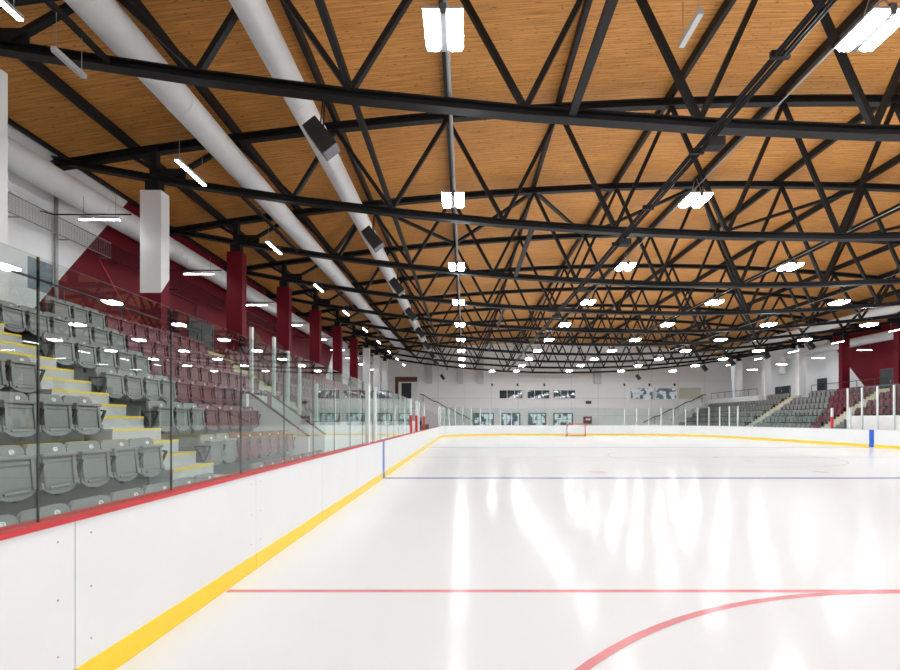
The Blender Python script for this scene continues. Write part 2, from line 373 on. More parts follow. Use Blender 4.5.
# gate posts and padded posts on the boards
def gatepost(x, y, top, label, red, grp):
    t = thing('gate_post', label, 'post', (x, y, 1.076), grp)
    MB().box(-.05, .05, -.06, .06, 0, top - 1.076, .012).build('post_body', M['post'], t)
    if red: MB().box(-.058, .058, -.068, .068, .0, .78, .01).build('red_pad', M['redp'], t)
gp = 'posts of the bench gates'
for n, y in enumerate((11.62, 12.5)): gatepost(RXL - .07, y, 2.5, f'plain white glass post on red cap, {("nearer","farther")[n]} of the pair mid-way along', False, gp)
for n, (y, top) in enumerate(((20.9, 2.58), (23.3, 2.6), (27.6, 2.55))): gatepost(RXL - .07, y, top, f'white post with red lower pad on the glass-side boards, {ordn(n + 1)} nearest', True, gp)
gatepost(RXL - .07, 24.4, 2.55, 'plain white post between the padded posts on glass-side boards', False, gp)
gatepost(RXR + .07, 32.0, 2.44, 'white post with red lower pad on the boards below the opposite stand', True, gp)
gatepost(RXR + .07, 30.5, 2.44, 'plain white post on opposite boards beside the tall spectator screen', False, gp)

# ------------------------------------------------------------------ tiered stands (local to the glass side; mirrored across the hall)
TR, RI = .85, .56
def row_x(k): return -(4.34 + TR * k)
def row_floor(k): return .55 + RI * k if k >= 0 else .07
def front_x(k): return -(3.57 + TR * k)
def terrace(mb, k0, k1, y0, y1, mir):
    for k in range(k0, k1 + 1):
        a, b = front_x(k), (front_x(k + 1) if k < k1 else front_x(k1 + 1))
        h = row_floor(k)
        xs_ = sorted((a, b)); xs_ = xs_ if not mir else sorted((2 * XC - a, 2 * XC - b))
        if h > .02: mb.box(xs_[0], xs_[1], y0, y1, -.01, h)
        else: mb.box(xs_[0], xs_[1], y0, y1, -.01, .02)
def back_walk(mb, y0, y1, mir):
    a, b = front_x(6), XL
    xs_ = sorted((a, b)) if not mir else sorted((2 * XC - a, 2 * XC - b))
    mb.box(xs_[0], xs_[1], y0, y1, -.01, row_floor(5) + .36)
mb = MB(); terrace(mb, -1, 5, -4, 6.65, False); terrace(mb, -1, 5, 7.72, 11.85, False); terrace(mb, 2, 5, 11.85, 13.45, False)
terrace(mb, 1, 5, 13.45, 15.95, False); terrace(mb, 1, 5, 17.0, 25.2, False); terrace(mb, 1, 5, 26.2, 58.5, False)
back_walk(mb, -4, 58.5, False)
struct(mb, 'floor_terrace_near_stand', M['terrace'])
mb = MB(); terrace(mb, -1, 5, 25, 34.6, True); terrace(mb, -1, 5, 35.65, 44.1, True); terrace(mb, -1, 5, 45.2, 49.3, True); terrace(mb, -1, 4, 49.3, 59.6, True)
back_walk(mb, 25, 59.6, True)
struct(mb, 'floor_terrace_opposite_stand', M['terrace'])

def stairs(y0, y1, mir, label, j0=-3, j1=18):
    sx = (lambda x: x) if not mir else (lambda x: 2 * XC - x)
    t = thing('aisle_stairs', label, 'stairs', (sx(-3.5), (y0 + y1) / 2, 0), 'yellow-edged aisle stairs')
    ox, oy = t.location.x, t.location.y
    for j in range(j0, j1 + 1):
        xa, xb = -(3.50 + .2815 * j), -(3.50 + .2815 * (j + 1)); h = .575 + .1868 * j
        if h < .03: continue
        a, b = sorted((sx(xa) - ox, sx(xb) - ox))
        o = MB().box(a, b, y0 - oy + .002, y1 - oy - .002, 0, h).build('step', M['step'], t)
        n0, n1 = sorted((sx(xa + .006) - ox, sx(xa - .05) - ox))
        MB().box(n0, n1, y0 - oy + .004, y1 - oy - .004, h - .03, h + .004).build('yellow_nosing', M['yellow'], o)
    return t
stairs(6.65, 7.72, False, 'pale concrete aisle steps with yellow edges between the nearest grey seats')
stairs(15.95, 17.0, False, 'pale yellow-edged steps among maroon seats behind the sloped glass screen', 3, 18)
stairs(34.6, 35.65, True, 'pale yellow-edged steps climbing between maroon seats of the opposite stand')
stairs(44.1, 45.2, True, 'pale yellow-edged steps climbing between grey seats of the opposite stand')

# ------------------------------------------------------------------ seats
SEG = {0: 'abcdef', 1: 'bc', 2: 'abged', 3: 'abgcd', 4: 'fgbc', 5: 'afgcd', 6: 'afgedc', 7: 'abc', 8: 'abcdefg', 9: 'abcdfg'}
def badge_mesh(d):
    mb = MB(); n = 18
    vs = [mb.b.verts.new((0, (.030) * math.cos(2 * PI * k / n), .024 * math.sin(2 * PI * k / n))) for k in range(n)]
    vs2 = [mb.b.verts.new((.004, v.co.y, v.co.z)) for v in vs]
    mb.b.faces.new(vs2)
    for k in range(n): mb.b.faces.new((vs[k], vs[(k + 1) % n], vs2[(k + 1) % n], vs2[k]))
    mb.mi = 1
    P = {'a': (-.007, .007, .012, .015), 'g': (-.007, .007, -.0015, .0015), 'd': (-.007, .007, -.015, -.012), 'f': (-.009, -.006, 0, .014), 'b': (.006, .009, 0, .014), 'e': (-.009, -.006, -.014, 0), 'c': (.006, .009, -.014, 0)}
    for c in SEG[d]:
        a = P[c]; mb.box(.0035, .005, a[0], a[1], a[2], a[3])
    o = mb.build('number_badge', [M['badge'], M['ink']]); me = o.data; bpy.data.objects.remove(o); return me
BADGE = [badge_mesh(d) for d in range(10)]
def back_poly(w, z0, z1, r):
    p = [(-w * .47, z0), (w * .47, z0)]
    for cy, a0 in ((w / 2 - r, 0), (-w / 2 + r, 90)):
        for k in range(6):
            a = math.radians(a0 + 90 * k / 5); p.append((cy + r * math.cos(a), z1 - r + r * math.sin(a)))
    return p
def shear(o, k, zc):
    for v in o.data.vertices: v.co.x += (zc - v.co.z) * k
def smooth_bevel(o, w, seg=2):
    m = o.modifiers.new('bevel', 'BEVEL'); m.width = w; m.segments = seg; m.limit_method = 'ANGLE'; m.angle_limit = math.radians(40)
def seat_proto(m):
    root = thing('stadium_seat', 'seat', 'seat', (0, 0, 0))
    b = MB().prism(back_poly(.47, .40, .85, .075), 'x', -.02, .018)
    back = b.build('backrest', m, root); shear(back, .16, .85)
    bd = bpy.data.objects.new('number_badge', BADGE[1]); COL.objects.link(bd); bd.parent = back; bd.location = (.030, .10, .785); bd.rotation_euler = (0, -.16, 0)
    mb = MB()
    low = [(-.205, .74), (.205, .74)] + [(.205 * math.cos(math.radians(a)), .43 + .095 * math.sin(math.radians(a))) for a in range(0, -181, -20)]
    mb.prism(low[::-1], 'x', .10, .14)
    mb.box(.085, .185, -.215, .215, .715, .755, .012)                       # rolled top lip
    mb.box(.138, .165, -.203, -.155, .42, .73, .008); mb.box(.138, .165, .155, .203, .42, .73, .008)   # side ribs
    mb.box(.138, .158, -.15, .15, .665, .70, .006)                          # shelf under the lip
    mb.box(.138, .156, -.13, .13, .395, .42, .006); mb.box(.138, .150, -.15, .15, .44, .65, .005)
    for s in (-1, 1): mb.box(.06, .16, s * .205, s * .232, .40, .47, .01)   # hinge ears
    pan = mb.build('seat_pan', m, root); shear(pan, .10, .74)
    mb = MB()
    for a, c in (((-.06, .66), (.20, .66)), ((.20, .66), (.09, .40)), ((-.06, .66), (.07, .40)), ((.07, .40), (-.12, .34)), ((-.06, .68), (-.03, .36))):
        mb.bar((a[0], -.245, a[1]), (c[0], -.245, c[1]), .022, .035, (0, 1, 0))
    mb.box(-.14, -.03, -.262, -.228, .28, .42); mb.box(-.16, -.13, -.24, .24, .30, .36)
    mb.build('bracket', M['bracket'], root)
    kids[root] = list(root.children); kids[back] = list(back.children)
    return root
def end_bracket(root, side=1):
    mb = MB()
    for a, c in (((-.06, .66), (.20, .66)), ((.20, .66), (.09, .40)), ((-.06, .66), (.07, .40)), ((.07, .40), (-.12, .34)), ((-.06, .68), (-.03, .36))):
        mb.bar((a[0], side * .248, a[1]), (c[0], side * .248, c[1]), .022, .035, (0, 1, 0))
    mb.box(-.14, -.03, side * .248 - .016, side * .248 + .016, .0, .42)
    mb.build('bracket', M['bracket'], root)
def seat_simple(m):
    mb = MB(); mb.mi = 0
    mb.prism(back_poly(.42, .42, .85, .06), 'x', -.03, .01)
    mb.box(.05, .10, -.165, .165, .36, .70)
    mb.mi = 1; mb.box(-.10, .08, -.265, -.185, 0, .64)  # bracket widened into a black block that paints the dark gap between pans
    mb.mi = 0
    o = mb.build('stadium_seat', [m, M['bracket']]); return o
PG, PR = seat_proto(M['seatg']), seat_proto(M['seatr']); PG['label'] = PR['label'] = ''
used = {'g': False, 'r': False}
seat_digit = 0
def place_seat(x, y, z, color, label, digit, group):
    P = PG if color == 'g' else PR
    if not used[color]:
        used[color] = True; o = P; o.location = (x, y, z)
    else: o = dup(P, (x, y, z))
    o['label'] = label; o['group'] = group; o['category'] = 'seat'
    for ch in o.children:
        if ch.name.startswith('backrest'):
            for b in ch.children: b.data = BADGE[digit % 10]
    return o
NAMES = {'g': 'grey', 'r': 'maroon'}
def rowword(k): return f'{ordn(k + 2)} row up'
pending = []
# nearest block, before the aisle
for k, n in ((-1, 7), (0, 5), (1, 4), (2, 2)):
    for j in range(n):
        y = 6.38 - .485 * j
        pending.append((k, y, 'g', f'grey folding seat, {rowword(k)}, {ordn(j + 1)} seat on the near side of the aisle steps', j + 1, j == 0, 1))
# block between the aisle and the sloped screen, then on to the second aisle
for k in range(-1, 6):
    y_end = 11.75 if k <= 1 else 15.64
    y = 8.02 if k < 5 else 10.0; j = 0 if k < 5 else 4; first = True
    while y < y_end:
        c = 'g' if j < k + 2 else 'r'
        lab = f'{NAMES[c]} folding seat, {rowword(k)}, {ordn(j + 1)} seat beyond the nearest aisle steps'
        last = y + .485 >= y_end
        pending.append((k, y, c, lab, j + 1, first or last, -1 if first else 1)); first = False
        y += .485; j += 1
for k in (1, 2, 3, 4, 5):
    if k == 1: rng = [13.8, 14.3, 14.8, 15.3]
    else: rng = [17.3 + .485 * j for j in range(16)]
    for j, y in enumerate(rng):
        where = 'seat beyond the second near-stand aisle' if k > 1 else 'seat past the sloped glass screen'
        pending.append((k, y, 'r', f'maroon folding seat, {rowword(k)}, {ordn(j + 1)} {where}', j + 1, False, 1))
todo_end = []
for k, y, c, lab, d, end, side in pending:
    o = place_seat(row_x(k), y, row_floor(k), c, lab, d, f'{NAMES[c]} folding seats of the near stand')
    if end and side == 1: todo_end.append((o, side))
for o, side in todo_end: end_bracket(o, side)
# opposite stand: the nearest three hundred or so in all stand as objects, the rest as one mass
SG, SR = seat_simple(M['seatg']), seat_simple(M['seatr'])
first = {'g': SG, 'r': SR}; usedr = {'g': False, 'r': False}
def far_seat(k, y, c, lab):
    o = first[c]
    if usedr[c]: o = o.copy(); COL.objects.link(o)
    usedr[c] = True
    o.location = (2 * XC - row_x(k), y, row_floor(k)); o.rotation_euler = (0, 0, PI)
    tag(o, lab, 'seat', f'{NAMES[c]} folding seats of the opposite stand')
def far_color(k, y): return 'r' if y < 36.8 + .55 * k else 'g'
for k in range(0, 6):
    y, j = 35.95, 1
    while y < (43.9 if k < 5 else 42.6):
        c = far_color(k, y)
        far_seat(k, y, c, f'{NAMES[c]} seat in opposite stand, {rowword(k)}, {ordn(j)} beyond the maroon-flanked steps'); y += .5; j += 1
    if k >= 2:
        y, j = 34.3, 1
        while y > 30.5:
            far_seat(k, y, 'r', f'maroon seat in opposite stand, {rowword(k)}, {ordn(j)} before the maroon-flanked steps'); y -= .5; j += 1
mb = MB()
def mass_seat(x, y, z, c, d):
    mb.mi = 0 if c == 'g' else 1
    a, b = sorted((x, x + d * .04)); mb.box(a, b, y - .205, y + .205, z + .42, z + .85)
    a, b = sorted((x + d * .07, x + d * .12)); mb.box(a, b, y - .165, y + .165, z + .36, z + .70)
    mb.mi = 2; a, b = sorted((x - d * .04, x + d * .06)); mb.box(a, b, y - .265, y - .185, z, z + .64)  # wide black bracket again stands for the shaded gap between seats
for k in range(-1, 6):
    y0, y1 = 45.5, (58.6 + (4 - k) * .45 if k < 5 else 48.6)
    y = y0
    while y < min(y1, 59.4): mass_seat(2 * XC - row_x(k), y, row_floor(k), 'g', -1); y += .5
    if k > 0:
        y = 26.5
        while y < 57:
            if not 34.5 < y < 35.8: mass_seat(row_x(k), y, row_floor(k), 'r' if y < 36.8 + .55 * k else 'g', 1)
            y += .5
tag(mb.build('distant_stadium_seats', [M['seatg'], M['seatr'], M['bracket']]), 'rows of distant grey and maroon seats farther along both stands', 'seats', kind='stuff')

# ------------------------------------------------------------------ sloped screens round the sunken passage, bench back wall
def sloped_screen(y, label, npost):
    t = thing('sloped_glass_screen', label, 'glass screen', (0, y, 0), 'screens beside the sunken passage')
    x0, h0, x1, h1 = -5.38, 2.31, -3.9, 1.22
    MB().prism([(x0, 0), (x1, 0), (x1, h1), (x0, h0)], 'y', 0, .12).build('parapet', M['white'], t)
    MB().bar((x0, .06, h0 + .02), (x1, .06, h1 + .02), .13, .03).build('red_cap', M['railred'], t)
    MB().prism([(x0, h0 + .04), (x1, h1 + .04), (x1, 2.6), (-4.55, 3.05), (x0, 4.0)], 'y', .054, .066).build('glass', M['glass'], t)
    for px in npost:
        f = (px - x0) / (x1 - x0); hb = h0 + (h1 - h0) * f; ht = 4.0 + (3.05 - 4.0) * min(1, (px - x0) / .95)
        MB().box(px - .035, px + .035, .02, .10, hb + .03, ht).build('post', M['post'], t)
sloped_screen(11.9, 'sloping white parapet with red cap and glass, nearer side of sunken passage', (-5.34,))
sloped_screen(13.3, 'sloping white parapet with red cap and glass, farther side of sunken passage', (-5.34, -4.95, -4.62))
struct(MB().box(-5.6, -5.5, 12.02, 13.3, 0, 2.3), 'wall_passage', M['white'])
t = thing('bench_back_wall', 'long low white wall with red cap and glass behind the players bench', 'low wall', (-4.3, 13.42, 0))
MB().box(0, .1, 0, 30, 0, 1.58).build('wall_panel', M['white'], t); MB().box(-.01, .11, 0, 30, 1.58, 1.61).build('red_cap', M['railred'], t)
MB().box(.04, .052, 0, 30, 1.62, 2.62).build('glass', M['glass'], t)
for k in range(13): MB().box(.015, .08, .25 + k * 1.9, .32 + k * 1.9, 1.62, 2.68).build('post', M['post'], t)
# opposite stand: white front wall with tall posts and a dark top rail
t = thing('spectator_screen', 'white front wall of opposite stand with tall posts, glass and dark rail', 'screen', (25.6, 26.0, 0))
MB().box(0, .12, 0, 5.95, 0, 1.92).build('wall_panel', M['white'], t)
MB().box(.05, .062, 0, 5.95, 1.92, 3.72).build('glass', M['glass'], t)
for k in range(6): MB().box(-.09, -.01, 5.87 - 1.15 * k, 5.95 - 1.15 * k, .3, 3.74).build('post', M['post'], t)
MB().box(-.03, .09, -.0, 5.97, 3.72, 3.80).build('top_rail', M['rail'], t)

# ------------------------------------------------------------------ railings
def railing(pts, label, h, m, step=2.0, infill=True, name='guard_rail'):
    p0 = Vector(pts[0]); t = thing(name, label, 'railing', p0)
    loc = [Vector(p) - p0 for p in pts]; up = Vector((0, 0, h))
    MB().tube([p + up for p in loc], .028, 8).build('handrail', m, t)
    if infill: MB().tube([p + up * .5 for p in loc], .014, 6).build('mid_rail', m, t)
    for a, b in zip(loc, loc[1:]):
        n = max(1, int((b - a).length / step))
        for k in range(n + 1):
            if k == n and b is not loc[-1]: continue
            q = a + (b - a) * k / n; MB().tube([q, q + up], .022, 6).build('post', m, t)
    return t
wl = row_floor(5) + .36
railing([(-8.95, 5.3, wl), (-8.95, 16, wl)], 'dark guard rail behind the top row of grey seats', 4.59 - wl, M['rail'], 1.6, False)
railing([(-8.95, 17.1, wl), (-8.95, 44, wl)], 'maroon-side dark guard rail behind the top row, farther run', 4.75 - wl, M['railred'], 2.4)
railing([(2 * XC + 8.95, 33.0, wl), (2 * XC + 8.95, 43.0, wl)], 'dark guard rail behind the top row of the opposite stand', 1.05, M['rail'], 1.6)
railing([(30.55, 50.0, 4.2), (30.55, 59.3, 4.2)], 'grey guard rail on the white parapet in the far corner', .72, M['rail'], 1.5, False)
def stair_rail(pts, label):
    t = thing('stair_rail', label, 'railing', pts[0], 'stair rails on the far wall'); p0 = Vector(pts[0])
    loc = [Vector(p) - p0 for p in pts]
    MB().tube(loc, .055, 8).build('handrail', M['rail'], t)
    for q in loc[1::3]: MB().tube([q, q - Vector((0, 0, .95))], .03, 6).build('post', M['rail'], t)
def zig(xa, za, xb, zb, y, n=4):
    pts = []
    for k in range(n):
        f0, f1, f2 = k / n, (k + .75) / n, (k + 1) / n
        pts += [(xa + (xb - xa) * f0, y, za + (zb - za) * f0), (xa + (xb - xa) * f1, y, za + (zb - za) * (f2 - .02))]
    return pts + [(xb, y, zb)]
stair_rail(zig(22.45, 1.26, 30.4, 4.85, 60.3), 'black stair rail rising along the far wall beside distant grey seats')
stair_rail(zig(1.1, 1.45, -5.7, 4.9, 60.2), 'black stair rail rising along the far wall towards the brown-framed doorway')
# stepped white stair base behind each rail
for sg, xa, xb, lab in ((1, 22.6, 30.6, 'pale stairs against the far wall beside the distant grey seats'), (-1, .9, -6.4, 'pale stairs against the far wall below the brown-framed doorway')):
    t = thing('wall_stairs', lab, 'stairs', (xa, 60.0, 0), 'stairs against the far wall')
    for k in range(18):
        a, b = sorted(((xb - xa) * k / 18, (xb - xa))); MB().box(a, b, .35, .55 if sg < 0 else .9, .04 + .2 * k, .04 + .2 * (k + 1)).build('step', M['white'], t)
tag(MB().box(30.3, 30.7, 49.35, 59.6, row_floor(4), 4.2).build('corner_parapet', M['white']), 'long white parapet above the distant grey seats in the far corner', 'low wall')

# ------------------------------------------------------------------ columns
ZN = [9.1 + 5.08 * n for n in range(10)]
def bot_z(x): return 7.06 + .0042 * (x - XC) ** 2
def top_z(x): return roof_z(x) - .30
names_l = {0: 'white column at the edge of the seats, nearest of its row', 1: 'column white above and maroon below behind the nearest grey seats'}
for n, y in enumerate(ZN):
    for side in (-1, 1):
        x = XC + side * (XC + 9.2)
        if side > 0 and n < 4: continue
        yy = y
        red = (5.36 + 1.26 * (y - 13.98) > 7) and (6.2 + (y - 42.6) < 4.5)
        cw = 'maroon' if red else 'white'
        if side < 0: lab = names_l.get(n, f'{cw} square column carrying a roof truss, {ordn(n + 1)} along the near stand')
        else: lab = f'{cw} square column behind the opposite stand, {ordn(10 - n)} from the far end'
        t = thing('roof_column', lab, 'column', (x, y, 0), 'square columns under the trusses')
        topz = bot_z(x) - .42
        w0 = MB().box(-.31, .31, -.2, .2, 0, topz, .012).build('shaft', M['column'], t)
        MB().box(-.2, .2, -.14, .14, topz, topz + .31).build('bearing_plate', M['steel'], t)

# ------------------------------------------------------------------ trusses
PX = [XC - 1.66 - 3.32 * i for i in range(6, -1, -1)] + [XC + 1.66 + 3.32 * i for i in range(7)]      # purlin / top node lines (x)
PX[0], PX[-1] = -9.9, 2 * XC + 9.9; PX[1], PX[-2] = -6.82, 2 * XC + 6.82
BX = [(a + b) / 2 for a, b in zip(PX, PX[1:])]; BX[1], BX[-2] = -5.08, 2 * XC + 5.08; BX[0], BX[-1] = -8.75, 2 * XC + 8.75
XE0, XE1 = XL - .05, XR + .05
def make_truss():
    root = thing('roof_truss', '', 'roof truss', (0, ZN[0], 0), 'black lens-shaped roof trusses')
    tx = [XE0] + [x for x in PX if XE0 < x < XE1] + [XE1]
    tx = sorted(set(tx + BX)); MB().isect([(x, 0, top_z(x) - .13) for x in tx], .22, .22).build('top_chord', M['steel'], root)
    bx = [XE0] + BX + [XE1]; bx = sorted(set(bx + [-9.2, 2 * XC + 9.2]))
    MB().isect([(x, 0, bot_z(x)) for x in bx], .23, .185).build('bottom_chord', M['steel'], root)
    nodes = sorted([(x, 't') for x in PX if XE0 < x < XE1] + [(x, 'b') for x in BX])
    for (xa, a), (xb, b) in zip(nodes, nodes[1:]):
        za = top_z(xa) - .2 if a == 't' else bot_z(xa) + .08; zb = top_z(xb) - .2 if b == 't' else bot_z(xb) + .08
        if abs(za - zb) < .35: continue
        big = abs(xa - XC) > 8
        MB().bar((xa, 0, za), (xb, 0, zb), .105, .105 if not big else .13, (0, 1, 0)).build('web_member', M['steel'], root)
    for s in (-1, 1):
        x = XC + s * (XC + 9.2)
        MB().bar((x, 0, bot_z(x)), (x, 0, top_z(x) - .1), .2, .2, (0, 1, 0)).build('end_post', M['steel'], root)
        xi = x - s * .9; MB().box(min(x, xi), max(x, xi), -.02, .02, bot_z(x) - .05, bot_z(x) + .3).build('gusset_plate', M['steel'], root)
    kids[root] = list(root.children)
    return root
T = make_truss()
for n, y in enumerate(ZN):
    lab = f'black steel roof truss, {ordn(n + 1)} from the near end, spanning over the ice'
    if n == 0: T['label'] = lab; T.location.y = y
    else: dup(T, (0, y, 0), lab)
# purlins
for i, x in enumerate([XL + .12] + PX + [XR - .12]):
    z = roof_z(x) - .14; edge = x < XL + 1 or x > XR - 1
    tag(MB().box(-.058, .058, 0, YF - 1.2, .03 if edge else -.14, .13).build('roof_purlin', M['steel'], loc=(x, .8, z)), f'black purlin running lengthwise under the timber roof, {ordn(i + 1)} from seats-side wall', 'purlin', 'black roof purlins')
# wind bracing in the roof plane between third and fourth truss, in the plane of the bottom chord struts
for i in range(1, len(PX) - 2):
    # nodes at -3.8 sit on the third truss, at -0.5 on the fourth
    ia = i
    ya, yb = (ZN[3], ZN[2]) if ia % 2 == 1 else (ZN[2], ZN[3])
    xa, xb = PX[ia], PX[ia + 1]
    za, zb = roof_z(xa) - .45, roof_z(xb) - .45
    pa, pb = Vector((xa, ya, za)), Vector((xb, yb, zb)); dd = (pb - pa).normalized() * .2; (xa, ya, za), (xb, yb, zb) = pa + dd, pb - dd
    tag(MB().bar((0, 0, 0), (xb - xa, yb - ya, zb - za), .12, .12).build('wind_brace', M['steel'], loc=(xa, ya, za)), f'slanting black roof brace, {ordn(i)} of the zigzag between third and fourth trusses', 'brace', 'zigzag roof braces')
sx_ = [(2.02, 4.0, ZN[0]), (2.02, ZN[1], ZN[2]), (2.02, ZN[3], ZN[4]), (2.02, ZN[5], ZN[6]), (BX[5], ZN[0], ZN[1]), (BX[7], ZN[0], ZN[1])]
ft = ('from the near end to the first truss', 'from the second truss to the third', 'from the fourth truss to the fifth', 'from the sixth truss to the seventh', 'over the right half between first two trusses', 'between first two trusses above far boards')
z = bot_z(BX[2]) + .12
tag(MB().bar((0, 0, 0), (0, 56, 0), .11, .13).build('chord_strut', M['steel'], loc=(BX[2], 3.5, z)), 'long black strut tying the truss feet above the white boards', 'strut', 'struts between bottom chords')
for (x, ya, yb), lab in list(zip(sx_, ft))[:4] + [((-6.72, a, b), c.replace('truss', 'one') + ', seats side') for (_, a, b), c in list(zip(sx_, ft))[:4]]:
    z = bot_z(x) + .0
    w_ = .04 if x < 0 else .07
    tag(MB().box(-w_, w_, .112, yb - ya - .112, -.05, .05).build('chord_strut', M['steel'], loc=(x, ya, z)), 'black strut at truss bottoms, ' + lab, 'strut', 'struts between bottom chords')
# ------------------------------------------------------------------ conduits and cable bundle
t = thing('cable_bundle', 'bundle of black conduits running lengthwise below the truss bottoms', 'conduit bundle', (4.66, 3.5, 7.02))
for k in range(4): MB().tube([((k - 1.5) * .064, 0, .012 * (k % 2)), ((k - 1.5) * .064, 50, .012 * (k % 2))], .024, 8).build('conduit', M['cable'], t)
for k in range(20): MB().box(-.14, .14, 1.0 + 2.54 * k, 1.06 + 2.54 * k, -.035, .075).build('clamp', M['steel'], t)
for n in range(5): tag(MB().box(-.16, .16, -.1, .14, -.09, .09, .01).build('junction_box', M['cable'], loc=(4.74, ZN[n] - .02, 6.9)), f'grey junction box under the conduit bundle at the {ordn(n + 1)} truss', 'junction box', 'junction boxes')
HX = [XC + 5.72 * k for k in range(-2, 3)]; HX[0] = -.29; HX[1] = 5.63; HX[2] = 11.4; HX[3] = 17.1; HX[4] = 22.75
for i, x in enumerate(HX):
    tag(MB().tube([(0, 0, 0), (0, 55, 0)], .014 if i else .04, 8).build('lamp_conduit', M['galv'], loc=(x + (.12 if i else .0), 3.0, bot_z(x) + .24)), f'thin grey conduit feeding the roof lamps, {ordn(i + 1)} from the glass side', 'conduit', 'lamp conduits')

# ------------------------------------------------------------------ lamps
def high_bay():
    t = thing('high_bay_lamp', '', 'ceiling lamp', (0, 0, 0), 'twin-panel roof lamps')
    MB().box(-.045, .045, -.33, .33, -.035, .11, .008).build('driver_box', M['lampgrey'], t)
    for s in (-1, 1):
        MB().box(s * .052, s * .268, -.33, .33, .025, .06).build('reflector', M['lampbody'], t)
        lb = MB().box(s * .058, s * .264, -.325, .325, -.055, .024)
        for v in lb.b.verts:
            if v.co.z < 0: v.co.x += (s * .161 - v.co.x) * .30; v.co.y *= .90
        lb.build('lens', M['lens'], t)
    for s in (-1, 1): MB().tube([(0, s * .28, .11), (0, s * .05, .50)], .008, 6).build('hanger_wire', M['galv'], t)
    kids[t] = list(t.children); return t
HB = high_bay(); first_hb = True
HH = 7.01
for n in range(-2, 10):  # negative rows are unseen, added behind the viewpoint to light near ice and ceiling
    y = 6.6 + 5.08 * n
    if n < 0 and n < -2: continue
    for i, x in enumerate(HX):
        if n == 9 and i == 0: x = 2.95
        if n < 0: lab = f'unseen twin-panel lamp added behind the viewpoint, {ordn(-n)} row back, {ordn(i + 1)} from glass side'
        else: lab = f'bright twin-panel roof lamp, {ordn(n + 1)} from near end in the {ordn(i + 1)} line from glass side'
        loc = (x, y, max(HH, bot_z(x) - .28) if False else HH)
        if first_hb: HB.location = loc; HB['label'] = lab; first_hb = False
        else: dup(HB, loc, lab)
def strip(lateral, lit, L=1.22):
    t = thing('strip_lamp', '', 'strip light', (0, 0, 0))
    e = L / 2
    a = (-.045, .045, -e, e) if not lateral else (-e, e, -.045, .045)
    MB().box(*a, .0, .07, .012).build('housing', M['lampbody'], t)
    b = (-.042, .042, -e + .01, e - .01) if not lateral else (-e + .01, e - .01, -.042, .042)
    MB().box(*b, -.014, -.001, .004).build('lens', M['tube'] if lit else M['off'], t)
    for s in (-.8, .8):
        p = (0, s * e, .07) if not lateral else (s * e, 0, .07); MB().tube([p, (p[0], p[1], .66)], .006, 5).build('hanger_wire', M['galv'], t)
    kids[t] = list(t.children); return t
SA, SB, SU = strip(False, True), strip(True, True, 1.15), strip(False, False, .64)
started = set()
def put(P, loc, lab, grp):
    if P.name not in started: started.add(P.name); P.location = loc; P['label'] = lab; P['group'] = grp
    else: dup(P, loc, lab, grp)
for n in range(10):
    y = 6.6 + 5.08 * n
    put(SA, (-6.69, y, 7.665), f'glowing strip lamp hung over the near seats, {ordn(n + 1)} from near end', 'lengthwise strip lamps')
    if n >= 4: put(SA, (2 * XC + 6.745, y, 7.665), f'glowing strip lamp hung over the opposite stand, {ordn(11 - n - 1)} from far end', 'lengthwise strip lamps')
    yy = ZN[n] - .55
    put(SB, (-10.42, yy, 7.36), f'glowing crosswise strip lamp by the near stand wall, {ordn(n + 1)} from near end', 'crosswise strip lamps')
    if n >= 4: put(SB, (2 * XC + 10.42, yy, 7.36), f'glowing crosswise strip lamp behind opposite stand, {ordn(10 - n)} from far end', 'crosswise strip lamps')
put(SU, (-6.62, 8.0, 7.58), 'unlit white strip lamp hung under the roof over the near seats', 'unlit strip lamps')
put(SU, (3.4, 7.2, 7.5), 'unlit white strip lamp hung above the middle of the ice', 'unlit strip lamps')

# ------------------------------------------------------------------ ducts
def duct(x, z, r, y0, y1, label, seam=1.5):
    t = thing('air_duct', label, 'duct', (x, y0, z), 'white round air ducts')
    MB().tube([(0, 0, 0), (0, y1 - y0, 0)], r, 40).build('duct_shell', M['duct'], t)
    y = seam
    while y < y1 - y0: MB().tube([(0, y - .012, 0), (0, y + .012, 0)], r + .006, 40).build('seam_band', M['duct'], t); y += seam * 2
    return t
duct(-6.9, 9.37, .355, 1, 52.9, 'wide white round duct threading the trusses over the near seats')
duct(-4.05, 9.45, .305, 1, 52.9, 'white round duct threading the trusses beside the glass line')
duct(-11.55, 8.37, .38, -3, 46, 'fat white round duct along the painted wall behind the near stand', 2)
duct(29.2, 9.25, .34, 20, 53, 'white round duct threading the trusses over the opposite stand')
d4 = duct(2 * XC + 11.55, 8.37, .38, 20, 50.2, 'fat white round duct along the wall behind opposite stand with drop elbow', 2)
MB().tube([(0, 30.0, 0), (0, 30.35, -.05), (0, 30.65, -.2), (0, 30.85, -.45), (0, 30.92, -.8), (0, 30.92, -1.9)], .38, 28, (1, 0, 0)).build('elbow', M['duct'], d4)

